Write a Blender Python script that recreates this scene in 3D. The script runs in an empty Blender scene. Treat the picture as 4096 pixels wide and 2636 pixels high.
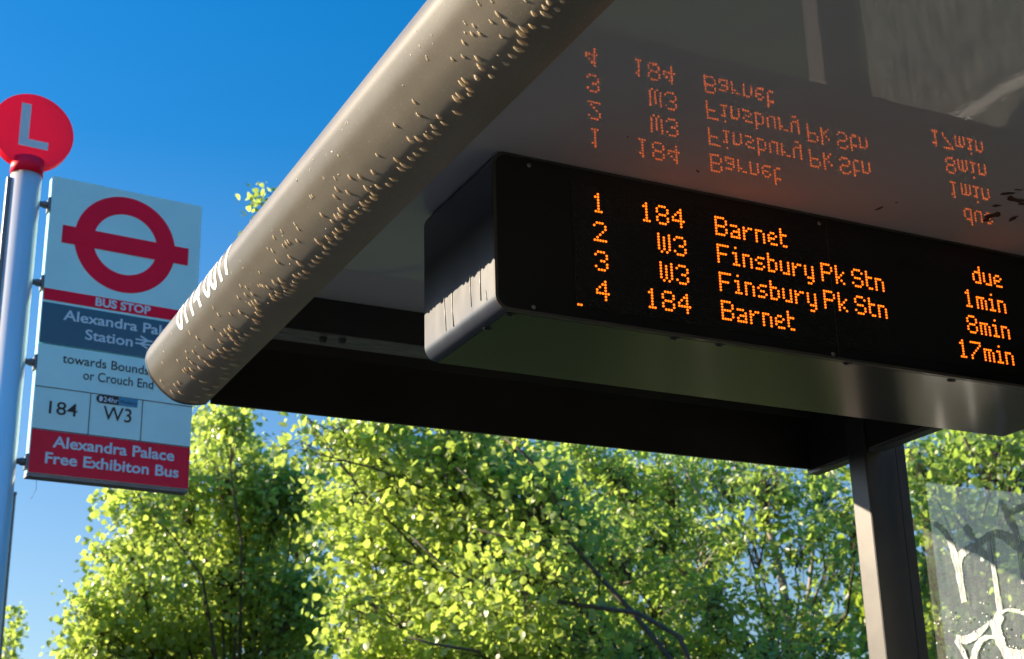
import bpy, bmesh, math, random
import numpy as np
from mathutils import Vector, Matrix
random.seed(7); rng = np.random.default_rng(7)
SC = bpy.context.scene; COL = SC.collection

# ------------------------------------------------------------------ camera
CZ = 1.57                                   # eye height above the pavement
CR = np.array([0.8954, -0.4447, -0.0241]); CU = np.array([-0.1290, -0.3109, 0.9416]); CF = np.array([0.4262, 0.8400, 0.3357])
FPX, PCX, PCY = 5961.1, 2048.0, 1318.0      # focal length in pixels of the 4096 x 2636 photograph
cam = bpy.data.cameras.new("camera"); cam_o = bpy.data.objects.new("camera", cam); COL.objects.link(cam_o)
cam_o.matrix_world = Matrix(((CR[0], CU[0], -CF[0], 0), (CR[1], CU[1], -CF[1], 0), (CR[2], CU[2], -CF[2], CZ), (0, 0, 0, 1)))
cam.sensor_width = 36; cam.lens = FPX / 4096 * 36; cam.clip_start = 0.05; cam.clip_end = 2000
cam.dof.use_dof = True; cam.dof.focus_distance = 2.0; cam.dof.aperture_fstop = 14
SC.camera = cam_o

# ------------------------------------------------------------------ sky, sun, exposure
SUN = Vector((-2.15, 1.64, 1.0)).normalized()
SUN_EL = math.asin(SUN.z); SUN_AZ = math.atan2(SUN.x, SUN.y)
w = bpy.data.worlds.new("World"); SC.world = w; w.use_nodes = True
nt = w.node_tree; nt.nodes.clear()
sky = nt.nodes.new("ShaderNodeTexSky"); sky.sky_type = 'NISHITA'; sky.sun_disc = False
sky.sun_elevation = SUN_EL; sky.sun_rotation = SUN_AZ; sky.air_density = 1.0; sky.dust_density = 0.3; sky.ozone_density = 3.0
hs = nt.nodes.new("ShaderNodeHueSaturation"); 
tcw = nt.nodes.new("ShaderNodeTexCoord"); spw = nt.nodes.new("ShaderNodeSeparateXYZ"); nt.links.new(tcw.outputs['Generated'], spw.inputs[0])
def zmap(a, b, c, d):                        # clear evening air: paler towards the horizon, deep blue higher up
    m = nt.nodes.new("ShaderNodeMapRange"); m.inputs[1].default_value = a; m.inputs[2].default_value = b; m.inputs[3].default_value = c; m.inputs[4].default_value = d
    nt.links.new(spw.outputs[2], m.inputs[0]); return m.outputs[0]
nt.links.new(zmap(0.14, 0.45, 1.05, 1.40), hs.inputs['Saturation']); vm = nt.nodes.new("ShaderNodeMath"); vm.operation = 'MULTIPLY'
nt.links.new(zmap(0.12, 0.60, 0.80, 1.12), vm.inputs[0]); nt.links.new(zmap(0.58, 0.95, 1.0, 2.8), vm.inputs[1]); nt.links.new(vm.outputs[0], hs.inputs['Value'])  # second factor brightens the zenith out of view, adding light on the flag
bg = nt.nodes.new("ShaderNodeBackground"); bg.inputs[1].default_value = 0.075
wo = nt.nodes.new("ShaderNodeOutputWorld")
nt.links.new(sky.outputs[0], hs.inputs['Color']); nt.links.new(hs.outputs[0], bg.inputs[0]); nt.links.new(bg.outputs[0], wo.inputs[0])
sl = bpy.data.lights.new("sun", 'SUN'); sl.energy = 5.0; sl.angle = math.radians(0.5); sl.color = (1.0, 0.83, 0.60)
so = bpy.data.objects.new("sun", sl); COL.objects.link(so)
so.rotation_euler = SUN.to_track_quat('Z', 'Y').to_euler(); so.location = (-6, 6, 8)
SC.view_settings.view_transform = 'Standard'; SC.view_settings.look = 'None'
SC.view_settings.exposure = 1.45; SC.view_settings.gamma = 1
SC.render.engine = 'CYCLES'
SC.cycles.max_bounces = 10; SC.cycles.diffuse_bounces = 6; SC.cycles.transmission_bounces = 8; SC.cycles.transparent_max_bounces = 16
SC.cycles.caustics_reflective = False; SC.cycles.caustics_refractive = False
SC.cycles.sample_clamp_indirect = 6

# ------------------------------------------------------------------ helpers
def ray(x, y): return CF + CR * (x - PCX) / FPX - CU * (y - PCY) / FPX
OFF = np.array([0, 0, CZ])
def onx(x, y, X): d = ray(x, y); return d * X / d[0] + OFF
def ony(x, y, Y): d = ray(x, y); return d * Y / d[1] + OFF
def onz(x, y, Z): d = ray(x, y); return d * Z / d[2] + OFF
def atd(x, y, D):                            # pixel at horizontal range D
    d = ray(x, y); return d * D / math.hypot(d[0], d[1]) + OFF

def link(name, me, mat, parent=None):
    if mat is not None: me.materials.append(mat)
    o = bpy.data.objects.new(name, me); COL.objects.link(o)
    if parent is not None: o.parent = parent
    return o
def mesh(name, vs, fs, mat, parent=None, smooth=False):
    me = bpy.data.meshes.new(name); me.from_pydata([tuple(map(float, v)) for v in vs], [], fs); me.update()
    if smooth: me.polygons.foreach_set('use_smooth', [True] * len(me.polygons))
    return link(name, me, mat, parent)
def bm_obj(name, bm, mat, parent=None, smooth=False):
    bmesh.ops.recalc_face_normals(bm, faces=bm.faces)
    me = bpy.data.meshes.new(name); bm.to_mesh(me); bm.free()
    if smooth: me.polygons.foreach_set('use_smooth', [True] * len(me.polygons))
    return link(name, me, mat, parent)
def add_box(bm, lo, hi, bev=0.0):
    lo = Vector(lo); hi = Vector(hi); c = (lo + hi) / 2; s = hi - lo
    r = bmesh.ops.create_cube(bm, size=1, matrix=Matrix.Translation(c) @ Matrix.Diagonal((s.x, s.y, s.z, 1)))
    if bev:
        es = list({e for v in r['verts'] for e in v.link_edges})
        bmesh.ops.bevel(bm, geom=es, offset=bev, segments=2, affect='EDGES', profile=0.5)
def box(name, lo, hi, mat, parent=None, bev=0.0):
    bm = bmesh.new(); add_box(bm, lo, hi, bev); return bm_obj(name, bm, mat, parent)
def tube_data(pts, rads, n=8, cap=True, base=0):
    pts = [Vector(p) for p in pts]; vs = []; fs = []
    for i, p in enumerate(pts):
        d = (pts[min(i + 1, len(pts) - 1)] - pts[max(i - 1, 0)]).normalized()
        a = d.cross(Vector((0.13, 0.27, 0.95) if abs(d.z) < 0.9 else (1, 0.1, 0))).normalized(); b = d.cross(a)
        for k in range(n):
            t = 2 * math.pi * k / n; vs.append(p + (a * math.cos(t) + b * math.sin(t)) * rads[i])
    for i in range(len(pts) - 1):
        for k in range(n):
            k2 = (k + 1) % n
            fs.append((base + i * n + k, base + i * n + k2, base + (i + 1) * n + k2, base + (i + 1) * n + k))
    if cap:
        fs.append(tuple(base + k for k in reversed(range(n)))); fs.append(tuple(base + (len(pts) - 1) * n + k for k in range(n)))
    return vs, fs
def tubes(name, lines, mat, parent=None, n=8):
    V = []; F = []
    for pts, rads in lines:
        v, f = tube_data(pts, rads, n, True, len(V)); V += v; F += f
    return mesh(name, V, F, mat, parent, True)
def empty(name, loc, label=None, cat=None, group=None):
    o = bpy.data.objects.new(name, None); COL.objects.link(o); o.location = loc; o.empty_display_size = 0.1
    if label: o['label'] = label; o['category'] = cat
    if group: o['group'] = group
    return o
def seat_children(root):                     # meshes are modelled in world space: move the root to its base without moving its parts
    bpy.context.view_layer.update()
    m = root.matrix_world.inverted()
    for c in root.children: c.matrix_parent_inverse = m
def text_mesh(txt, size=1.0, bold=0.0, space=1.0, ext=0.0):
    cu = bpy.data.curves.new("text", 'FONT'); cu.body = txt; cu.size = size; cu.offset = bold; cu.space_character = space
    cu.extrude = ext; cu.resolution_u = 4
    o = bpy.data.objects.new("text", cu); COL.objects.link(o)
    dg = bpy.context.evaluated_depsgraph_get(); dg.update()
    me = o.evaluated_get(dg).to_mesh()
    vs = np.array([v.co[:] for v in me.vertices]); fs = [tuple(p.vertices) for p in me.polygons]
    bpy.data.objects.remove(o); bpy.data.curves.remove(cu)
    return vs, fs

# ------------------------------------------------------------------ materials
def new_mat(name):
    m = bpy.data.materials.new(name); m.use_nodes = True; t = m.node_tree
    return m, t, t.nodes['Principled BSDF'], t.nodes['Material Output']
def N(t, typ, **kw):
    n = t.nodes.new(typ)
    for k, v in kw.items():
        if k.startswith('i_'): n.inputs[k[2:].replace('_', ' ')].default_value = v
        else: setattr(n, k, v)
    return n
def ramp(t, fac, stops):
    r = t.nodes.new('ShaderNodeValToRGB'); e = r.color_ramp.elements
    e[0].position, e[0].color = stops[0][0], stops[0][1]; e[1].position, e[1].color = stops[-1][0], stops[-1][1]
    for p, c in stops[1:-1]:
        x = e.new(p); x.color = c
    t.links.new(fac, r.inputs[0]); return r.outputs[0]
def g4(c): return (c[0], c[1], c[2], 1)
def paint(name, col, rough=0.4, metal=0.0, coat=0.0, var=0.12, scale=18, bump=0.0, bscale=200, spec=0.5, stretch=None, coatr=0.06):
    m, t, p, o = new_mat(name)
    tc = N(t, 'ShaderNodeTexCoord'); src = tc.outputs['Object']
    if stretch:
        mp = N(t, 'ShaderNodeMapping'); mp.inputs['Scale'].default_value = stretch; t.links.new(src, mp.inputs[0]); src = mp.outputs[0]
    nz = N(t, 'ShaderNodeTexNoise', i_Scale=scale, i_Detail=6, i_Roughness=0.6); t.links.new(src, nz.inputs['Vector'])
    lo = tuple(c * (1 - var) for c in col); hi = tuple(min(1, c * (1 + var)) for c in col)
    t.links.new(ramp(t, nz.outputs[0], [(0.3, g4(lo)), (0.7, g4(hi))]), p.inputs['Base Color'])
    r = N(t, 'ShaderNodeMapRange'); r.inputs[3].default_value = rough * 0.8; r.inputs[4].default_value = min(1, rough * 1.25)
    t.links.new(nz.outputs[0], r.inputs[0]); t.links.new(r.outputs[0], p.inputs['Roughness'])
    p.inputs['Metallic'].default_value = metal; p.inputs['Specular IOR Level'].default_value = spec
    p.inputs['Coat Weight'].default_value = coat; p.inputs['Coat Roughness'].default_value = coatr
    if bump:
        n2 = N(t, 'ShaderNodeTexNoise', i_Scale=bscale, i_Detail=3); t.links.new(src, n2.inputs['Vector'])
        b = N(t, 'ShaderNodeBump', i_Strength=bump, i_Distance=0.002); t.links.new(n2.outputs[0], b.inputs['Height'])
        t.links.new(b.outputs[0], p.inputs['Normal']); t.links.new(b.outputs[0], p.inputs['Coat Normal'])
    return m
def emit(name, col, s):
    m, t, p, o = new_mat(name); t.nodes.remove(p)
    e = N(t, 'ShaderNodeEmission'); e.inputs[0].default_value = g4(col); e.inputs[1].default_value = s
    t.links.new(e.outputs[0], o.inputs[0]); return m

def brown_mat():
    m, t, p, o = new_mat("brown_paint")
    tc = N(t, 'ShaderNodeTexCoord')
    nz = N(t, 'ShaderNodeTexNoise', i_Scale=9, i_Detail=8, i_Roughness=0.65); t.links.new(tc.outputs['Object'], nz.inputs['Vector'])
    base = ramp(t, nz.outputs[0], [(0.3, g4((0.310, 0.268, 0.205))), (0.7, g4((0.370, 0.322, 0.250)))])
    # dust specks and fine scratches
    vo = N(t, 'ShaderNodeTexNoise', i_Scale=420, i_Detail=2); t.links.new(tc.outputs['Object'], vo.inputs['Vector'])
    dm = ramp(t, vo.outputs[0], [(0.66, (0, 0, 0, 1)), (0.74, (1, 1, 1, 1))])
    mx = N(t, 'ShaderNodeMix', data_type='RGBA'); t.links.new(dm, mx.inputs[0]); t.links.new(base, mx.inputs[6]); mx.inputs[7].default_value = (0.55, 0.51, 0.44, 1)
    t.links.new(mx.outputs[2], p.inputs['Base Color'])
    r = N(t, 'ShaderNodeMapRange'); p.inputs['Specular IOR Level'].default_value = 0.25; p.inputs['Diffuse Roughness'].default_value = 1.0; r.inputs[3].default_value = 0.38; r.inputs[4].default_value = 0.52
    t.links.new(nz.outputs[0], r.inputs[0]); t.links.new(r.outputs[0], p.inputs['Roughness'])
    b = N(t, 'ShaderNodeBump', i_Strength=0.07, i_Distance=0.0010); t.links.new(vo.outputs[0], b.inputs['Height']); t.links.new(b.outputs[0], p.inputs['Normal'])
    p.inputs['Coat Weight'].default_value = 0.15; p.inputs['Coat Roughness'].default_value = 0.22
    return m
M_brown = brown_mat()
M_dark = paint("dark_paint", (0.040, 0.035, 0.031), 0.35, coat=0.35, var=0.25, scale=6)
M_post = paint("post_paint", (0.072, 0.065, 0.060), 0.36, spec=0.45, coat=0.1, coatr=0.25, var=0.1, scale=14, bump=0.08, bscale=500)
M_rail = paint("worn_metal", (0.20, 0.20, 0.19), 0.4, metal=0.4, var=0.5, scale=30, stretch=(1, 6, 6), bump=0.3, bscale=60)
M_ceil = paint("white_ceiling_paint", (0.62, 0.64, 0.66), 0.6, spec=0.02, coat=1.0, var=0.035, scale=3, bump=0.02, bscale=55, coatr=0.018)
M_ceil.node_tree.nodes['Principled BSDF'].inputs['Coat IOR'].default_value = 1.9
M_case = paint("dark_metal_casing", (0.034, 0.041, 0.060), 0.33, spec=0.75, var=0.12, scale=10, stretch=(0.3, 3, 1))
M_under = paint('glossy_dark_underside', (0.012, 0.014, 0.016), 0.2, spec=0.3, coat=0.62, coatr=0.14, var=0.2, scale=6, stretch=(0.4, 4, 1))
M_water_streak = paint("dried_streak", (0.42, 0.40, 0.37), 0.35, var=0.3, scale=80)
def make_translucent(m, col, f):
    t = m.node_tree; p = t.nodes['Principled BSDF']; o = t.nodes['Material Output']; tl = N(t, 'ShaderNodeBsdfTranslucent'); tl.inputs[0].default_value = g4(col)
    mx = N(t, 'ShaderNodeMixShader'); mx.inputs[0].default_value = f; t.links.new(p.outputs[0], mx.inputs[1]); t.links.new(tl.outputs[0], mx.inputs[2]); t.links.new(mx.outputs[0], o.inputs[0])
M_alu = paint("anodised_aluminium", (0.72, 0.72, 0.70), 0.40, metal=0.4, var=0.04, scale=5, stretch=(8, 8, 0.6))
M_red = paint("red_enamel", (0.95, 0.003, 0.045), 0.45, spec=0.2, coat=0.0, var=0.06, scale=8)
M_disc = paint('translucent_red_plastic', (0.90, 0.004, 0.06), 0.35, coat=0.1, var=0.05, scale=5)
M_redd = paint("dark_red_vinyl", (0.88, 0.020, 0.055), 0.45, spec=0.2, coat=0.0, var=0.06, scale=8)
make_translucent(M_disc, (0.95, 0.01, 0.14), 0.30)
M_white = paint("blue_cast_white", (0.52, 0.95, 0.98), 0.3, coat=0.5, var=0.05, scale=6)  # white panel with the blue cast of skylight put into its base
M_blue = paint("navy_enamel", (0.005, 0.10, 0.16), 0.28, coat=0.5, var=0.06, scale=8)
M_wtext = paint("white_lettering", (0.80, 0.80, 0.80), 0.4, var=0.02)
M_stext = paint("pale_sign_lettering", (0.56, 0.76, 0.86), 0.4, var=0.03)  # white letters, with the same skylight blue put into the colour
M_ktext = paint("black_lettering", (0.012, 0.012, 0.014), 0.4, var=0.05)
M_cyan = paint("cyan_vinyl", (0.02, 0.30, 0.50), 0.35, var=0.04)
M_grey = paint("grey_metal", (0.16, 0.17, 0.18), 0.4, metal=0.5, var=0.2)
M_steel = paint("screw_steel", (0.45, 0.45, 0.45), 0.3, metal=1.0, var=0.2, scale=300)
M_led = emit("amber_led", (1.0, 0.145, 0.007), 1.12)
M_asphalt = paint("asphalt", (0.020, 0.024, 0.031), 0.85, spec=0.08, var=0.3, scale=40, bump=0.4, bscale=120)
M_pave = paint("paving", (0.020, 0.024, 0.031), 0.8, spec=0.08, var=0.2, scale=5, bump=0.3, bscale=90)
M_kerb = paint("kerb_granite", (0.16, 0.155, 0.15), 0.75, spec=0.08, var=0.2, scale=20)
M_grass = paint("grass", (0.022, 0.036, 0.010), 0.8, spec=0.08, var=0.35, scale=2.5)
M_bark = paint("bark", (0.085, 0.068, 0.050), 0.85, var=0.4, scale=14, stretch=(1, 1, 0.25), bump=0.8, bscale=30)
M_pale_bark = paint("pale_bark", (0.30, 0.25, 0.19), 0.85, var=0.3, scale=14, stretch=(1, 1, 0.3), bump=0.6, bscale=30)

def panel_mat():                              # black front panel with the faint grid of unlit diodes
    m, t, p, o = new_mat("black_display_panel")
    tc = N(t, 'ShaderNodeTexCoord'); sp = N(t, 'ShaderNodeSeparateXYZ'); t.links.new(tc.outputs['Object'], sp.inputs[0])
    def cell(out, off):
        a = N(t, 'ShaderNodeMath', operation='ADD'); a.inputs[1].default_value = off; t.links.new(out, a.inputs[0])
        d = N(t, 'ShaderNodeMath', operation='DIVIDE'); d.inputs[1].default_value = 0.0041; t.links.new(a.outputs[0], d.inputs[0])
        f = N(t, 'ShaderNodeMath', operation='FRACT'); t.links.new(d.outputs[0], f.inputs[0])
        s = N(t, 'ShaderNodeMath', operation='SUBTRACT'); s.inputs[1].default_value = 0.5; t.links.new(f.outputs[0], s.inputs[0])
        q = N(t, 'ShaderNodeMath', operation='POWER'); q.inputs[1].default_value = 2; t.links.new(s.outputs[0], q.inputs[0]); return q.outputs[0]
    ad = N(t, 'ShaderNodeMath', operation='ADD'); t.links.new(cell(sp.outputs[0], 0.00205 - 0.8693 + 4.1), ad.inputs[0]); t.links.new(cell(sp.outputs[2], 0.00205 - 0.6693 - CZ + 4.1), ad.inputs[1])
    lt = N(t, 'ShaderNodeMath', operation='LESS_THAN'); lt.inputs[1].default_value = 0.11; t.links.new(ad.outputs[0], lt.inputs[0])
    mx = N(t, 'ShaderNodeMix', data_type='RGBA'); t.links.new(lt.outputs[0], mx.inputs[0]); mx.inputs[6].default_value = (0.006, 0.006, 0.007, 1); mx.inputs[7].default_value = (0.016, 0.014, 0.014, 1)
    t.links.new(mx.outputs[2], p.inputs['Base Color']); p.inputs['Roughness'].default_value = 0.16; p.inputs['Specular IOR Level'].default_value = 0.4
    return m
M_panel = panel_mat()
M_face = paint("black_acrylic", (0.005, 0.005, 0.006), 0.14, var=0.1, spec=0.4)

def glass_mat():
    m, t, p, o = new_mat("dusty_glass"); t.nodes.remove(p)
    tr = N(t, 'ShaderNodeBsdfTransparent'); tr.inputs[0].default_value = (0.93, 0.95, 0.94, 1)
    gl = N(t, 'ShaderNodeBsdfGlossy', i_Roughness=0.0); gl.inputs[0].default_value = (1, 1, 1, 1)
    fr = N(t, 'ShaderNodeFresnel', i_IOR=1.75)
    m1 = N(t, 'ShaderNodeMixShader'); geo = N(t, 'ShaderNodeNewGeometry')
    def front(out):                            # the inner faces of the pane only let light through
        inv = N(t, 'ShaderNodeMath', operation='SUBTRACT'); inv.inputs[0].default_value = 1.0; t.links.new(geo.outputs['Backfacing'], inv.inputs[1])
        mu = N(t, 'ShaderNodeMath', operation='MULTIPLY'); t.links.new(out, mu.inputs[0]); t.links.new(inv.outputs[0], mu.inputs[1]); return mu.outputs[0]
    t.links.new(front(fr.outputs[0]), m1.inputs[0]); t.links.new(tr.outputs[0], m1.inputs[1]); t.links.new(gl.outputs[0], m1.inputs[2])
    df = N(t, 'ShaderNodeBsdfDiffuse'); df.inputs[0].default_value = (0.75, 0.75, 0.72, 1)
    tc = N(t, 'ShaderNodeTexCoord'); mp = N(t, 'ShaderNodeMapping'); mp.inputs['Scale'].default_value = (1, 1, 0.22); t.links.new(tc.outputs['Object'], mp.inputs[0])
    nz = N(t, 'ShaderNodeTexNoise', i_Scale=55, i_Detail=8, i_Roughness=0.7); t.links.new(mp.outputs[0], nz.inputs['Vector'])
    sp = N(t, 'ShaderNodeTexNoise', i_Scale=900, i_Detail=2); t.links.new(tc.outputs['Object'], sp.inputs['Vector'])
    a = N(t, 'ShaderNodeMapRange'); a.inputs[1].default_value = 0.3; a.inputs[2].default_value = 0.75; a.inputs[3].default_value = 0.02; a.inputs[4].default_value = 0.12; t.links.new(nz.outputs[0], a.inputs[0])
    b = N(t, 'ShaderNodeMapRange'); b.inputs[1].default_value = 0.62; b.inputs[2].default_value = 0.75; b.inputs[3].default_value = 0.0; b.inputs[4].default_value = 0.15; t.links.new(sp.outputs[0], b.inputs[0])
    s = N(t, 'ShaderNodeMath', operation='ADD'); t.links.new(a.outputs[0], s.inputs[0]); t.links.new(b.outputs[0], s.inputs[1])
    m2 = N(t, 'ShaderNodeMixShader'); t.links.new(front(s.outputs[0]), m2.inputs[0]); t.links.new(m1.outputs[0], m2.inputs[1]); t.links.new(df.outputs[0], m2.inputs[2])
    t.links.new(m2.outputs[0], o.inputs[0]); return m
M_glass = glass_mat()
def etch_mat():
    m, t, p, o = new_mat("etched_scrawl"); t.nodes.remove(p)
    tr = N(t, 'ShaderNodeBsdfTransparent'); df = N(t, 'ShaderNodeBsdfDiffuse'); df.inputs[0].default_value = (0.56, 0.60, 0.63, 1)
    tc = N(t, 'ShaderNodeTexCoord'); mp = N(t, 'ShaderNodeMapping'); mp.inputs['Scale'].default_value = (1, 1, 0.12); t.links.new(tc.outputs['Object'], mp.inputs[0])
    nz = N(t, 'ShaderNodeTexNoise', i_Scale=240, i_Detail=4); t.links.new(mp.outputs[0], nz.inputs['Vector'])
    a = N(t, 'ShaderNodeMapRange'); a.inputs[1].default_value = 0.35; a.inputs[2].default_value = 0.62; a.inputs[3].default_value = 0.35; a.inputs[4].default_value = 0.85; t.links.new(nz.outputs[0], a.inputs[0])
    mx = N(t, 'ShaderNodeMixShader'); t.links.new(a.outputs[0], mx.inputs[0]); t.links.new(tr.outputs[0], mx.inputs[1]); t.links.new(df.outputs[0], mx.inputs[2])
    t.links.new(mx.outputs[0], o.inputs[0]); return m
M_etch = etch_mat()
def drop_mat():
    m, t, p, o = new_mat("water_on_paint")
    p.inputs['Base Color'].default_value = (0.60, 0.51, 0.38, 1); p.inputs['Roughness'].default_value = 0.07
    p.inputs['Specular IOR Level'].default_value = 0.5; p.inputs['Coat Weight'].default_value = 0.6; p.inputs['Coat Roughness'].default_value = 0.04
    p.inputs['Subsurface Weight'].default_value = 1.0; p.inputs['Subsurface Radius'].default_value = (1, .85, .65); p.inputs['Subsurface Scale'].default_value = 0.005
    return m
M_drop = drop_mat()
def leaf_mat(name, c0, c1, tcol, tmix=0.48, rough=0.36):
    m, t, p, o = new_mat(name)
    at = N(t, 'ShaderNodeAttribute', attribute_name='tint')
    col = ramp(t, at.outputs['Fac'], [(0.0, g4(c0)), (0.8, g4(c1)), (1.0, g4((c1[0] * 1.7, c1[1] * 1.25, c1[2])))])
    t.links.new(col, p.inputs['Base Color']); p.inputs['Roughness'].default_value = rough; p.inputs['Specular IOR Level'].default_value = 0.8
    tl = N(t, 'ShaderNodeBsdfTranslucent')
    lo = tuple(c * 0.7 for c in tcol); hi = tuple(c * 1.2 for c in tcol)
    t.links.new(ramp(t, at.outputs['Fac'], [(0.0, g4(lo)), (1.0, g4(hi))]), tl.inputs[0])
    mx = N(t, 'ShaderNodeMixShader'); mx.inputs[0].default_value = tmix
    t.links.new(p.outputs[0], mx.inputs[1]); t.links.new(tl.outputs[0], mx.inputs[2]); t.links.new(mx.outputs[0], o.inputs[0])
    return m
M_lime = leaf_mat("lime_leaf", (0.13, 0.19, 0.055), (0.25, 0.32, 0.085), (0.68, 0.88, 0.15))
M_rob = leaf_mat("robinia_leaf", (0.10, 0.17, 0.045), (0.20, 0.28, 0.070), (0.62, 0.86, 0.14))
M_hedge = leaf_mat("hedge_leaf", (0.040, 0.055, 0.022), (0.075, 0.095, 0.035), (0.22, 0.28, 0.08), 0.4)
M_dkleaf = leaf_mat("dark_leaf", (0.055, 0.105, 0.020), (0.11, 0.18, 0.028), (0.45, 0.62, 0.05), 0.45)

M_wood = leaf_mat("low_bounce_leaf", (0.010, 0.020, 0.005), (0.020, 0.036, 0.008), (0.02, 0.04, 0.006), 0.15, 0.6)  # near-black leaves so the unseen wood bounces little green light

# ------------------------------------------------------------------ ground (setting)
def structure(o): o['kind'] = 'structure'; return o
def sheet(name, x0, x1, y0, y1, z, mat): return structure(mesh(name, [(x0, y0, z), (x1, y0, z), (x1, y1, z), (x0, y1, z)], [(0, 1, 2, 3)], mat))
sheet('ground', -600, 600, -600, 600, -0.13, M_grass)
sheet('road', -8.2, -0.55, -300, 300, -0.126, M_asphalt)
structure(box('pavement', (-0.40, -300, -0.12), (2.5, 300, 0.0), M_pave))
structure(box('kerb', (-0.55, -300, -0.12), (-0.402, 300, 0.004), M_kerb))
sheet('grass_verge', 2.504, 60, -60, 60, 0.004, M_grass)
sheet('road_edge_line', -0.95, -0.85, -300, 300, -0.122, M_wtext)

# ------------------------------------------------------------------ bus shelter
S = 1.178
shelter = empty('bus_shelter', (1.3, 0.3, 0), 'bus shelter with rounded brown roof edge covered in raindrops', 'bus shelter')
Y0, Y1 = -2.4, 2.486                           # near and far ends of the roof
PROF = np.array([(.5560, .6560), (.5450, .6535), (.5345, .6528), (.522, .6530), (.5095, .6555), (.4988, .6613), (.4881, .6693), (.4794, .6783), (.4706, .6893), (.4645, .7030), (.4618, .7145),
                 (.4640, .7285), (.4705, .7395), (.482, .7575), (.497, .773), (.515, .783), (.54, .789), (.570, .790)]) * S
def smooth_prof(P, k=5):
    out = []
    for i in range(len(P) - 1):
        p0, p1, p2, p3 = P[max(i - 1, 0)], P[i], P[i + 1], P[min(i + 2, len(P) - 1)]
        for j in range(k):
            t = j / k
            out.append(0.5 * ((2 * p1) + (-p0 + p2) * t + (2 * p0 - 5 * p1 + 4 * p2 - p3) * t * t + (-p0 + 3 * p1 - 3 * p2 + p3) * t ** 3))
    out.append(P[-1]); return np.array(out)
SP = smooth_prof(PROF); ARC = np.r_[0, np.cumsum(np.linalg.norm(np.diff(SP, axis=0), axis=1))]
def prof_at(a):
    a = np.clip(a, 0, ARC[-1]); x = np.interp(a, ARC, SP[:, 0]); z = np.interp(a, ARC, SP[:, 1])
    e = 0.004; dx = np.interp(a + e, ARC, SP[:, 0]) - np.interp(a - e, ARC, SP[:, 0]); dz = np.interp(a + e, ARC, SP[:, 1]) - np.interp(a - e, ARC, SP[:, 1])
    l = np.hypot(dx, dz); dx, dz = dx / l, dz / l
    return x, z, -dz, dx, dx, dz               # point, outward normal (x,z), tangent of growing arc
def roof_hit(px, py):                         # where the view ray meets the roof edge: y and arc
    d = ray(px, py); g = SP[:, 1] - d[2] / d[0] * SP[:, 0]
    for i in range(len(g) - 1):
        if (g[i] <= 0) != (g[i + 1] <= 0):
            t = g[i] / (g[i] - g[i + 1]); X = SP[i, 0] * (1 - t) + SP[i + 1, 0] * t
            return d[1] * X / d[0], ARC[i] * (1 - t) + ARC[i + 1] * t
    return None
ring = [(x, z + CZ) for x, z in SP]
inner = [(ring[-1][0], ring[-1][1] - 0.01), (0.672, ring[-1][1] - 0.012), (0.660, ring[0][1] + 0.006)]
loop = ring + inner
nL = len(loop); ys = [Y0] + list(np.linspace(Y0 + 0.1, Y1 - 0.1, 12)) + [Y1]
vs = [(x, y, z) for y in ys for x, z in loop]; fs = []
for i in range(len(ys) - 1):
    for k in range(nL): fs.append((i * nL + k, i * nL + (k + 1) % nL, (i + 1) * nL + (k + 1) % nL, (i + 1) * nL + k))
fs.append(tuple(range(nL))); fs.append(tuple(reversed([(len(ys) - 1) * nL + k for k in range(nL)])))
edge = mesh('roof_edge', vs, fs, M_brown, shelter)
bm = bmesh.new(); bm.from_mesh(edge.data); bmesh.ops.recalc_face_normals(bm, faces=bm.faces); bm.to_mesh(edge.data); bm.free()
for p in edge.data.polygons: p.use_smooth = len(p.vertices) == 4
edge.data.set_sharp_from_angle(angle=math.radians(35))
# dark end trim of the rounded edge
cap = [(x + 0.0, z) for x, z in loop]
cv = [(x, y, z) for y in (Y1 + 0.0015, Y1 + 0.010) for x, z in cap]
cf = [(k, (k + 1) % nL, nL + (k + 1) % nL, nL + k) for k in range(nL)] + [tuple(range(nL)), tuple(reversed(range(nL, 2 * nL)))]
mesh('end_cap', cv, cf, M_dark, shelter)
# ceiling and roof slab
zc = 0.85 + CZ
box('ceiling', (0.6615, Y0, zc), (1.9625, 2.110, zc + 0.03), M_ceil, shelter)
box('roof_sheet', (0.6735, Y0, zc + 0.034), (1.998, 2.70, zc + 0.09), M_dark, shelter)
box('cross_rail', (0.6620, 2.1135, 0.793 + CZ), (1.962, 2.171, zc + 0.030), M_rail, shelter)
mesh('cross_rail_facing', *(lambda b: (b, [(0, 1, 2, 3)]))([(0.663, 2.1110, 0.7935 + CZ), (1.961, 2.1110, 0.7935 + CZ), (1.961, 2.1110, zc - 0.0005), (0.663, 2.1110, zc - 0.0005)]), M_dark, shelter)
for bx, by in ((0.745, 2.135), (0.775, 2.128), (1.02, 2.150), (1.33, 2.140), (1.62, 2.138), (1.90, 2.140)):
    bm = bmesh.new(); bmesh.ops.create_cone(bm, cap_ends=True, segments=6, radius1=0.0045, radius2=0.007, depth=0.008, matrix=Matrix.Translation((bx, by, 0.793 - 0.0045 + CZ))); bm_obj('bolt', bm, M_dark, shelter)
box('end_beam', (0.6595, Y1 - 0.010, 0.7705 + CZ), (1.9625, Y1 - 0.004, zc + 0.033), M_dark, shelter)
box('rear_beam', (1.9635, Y0, 0.7685 + CZ), (1.992, Y1 + 0.006, zc + 0.033), M_dark, shelter, 0.0015)
box('rear_beam_sill', (1.9642, Y0 + 0.01, 0.7625 + CZ), (1.9912, Y1 + 0.004, 0.7683 + CZ), M_rail, shelter)
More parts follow.
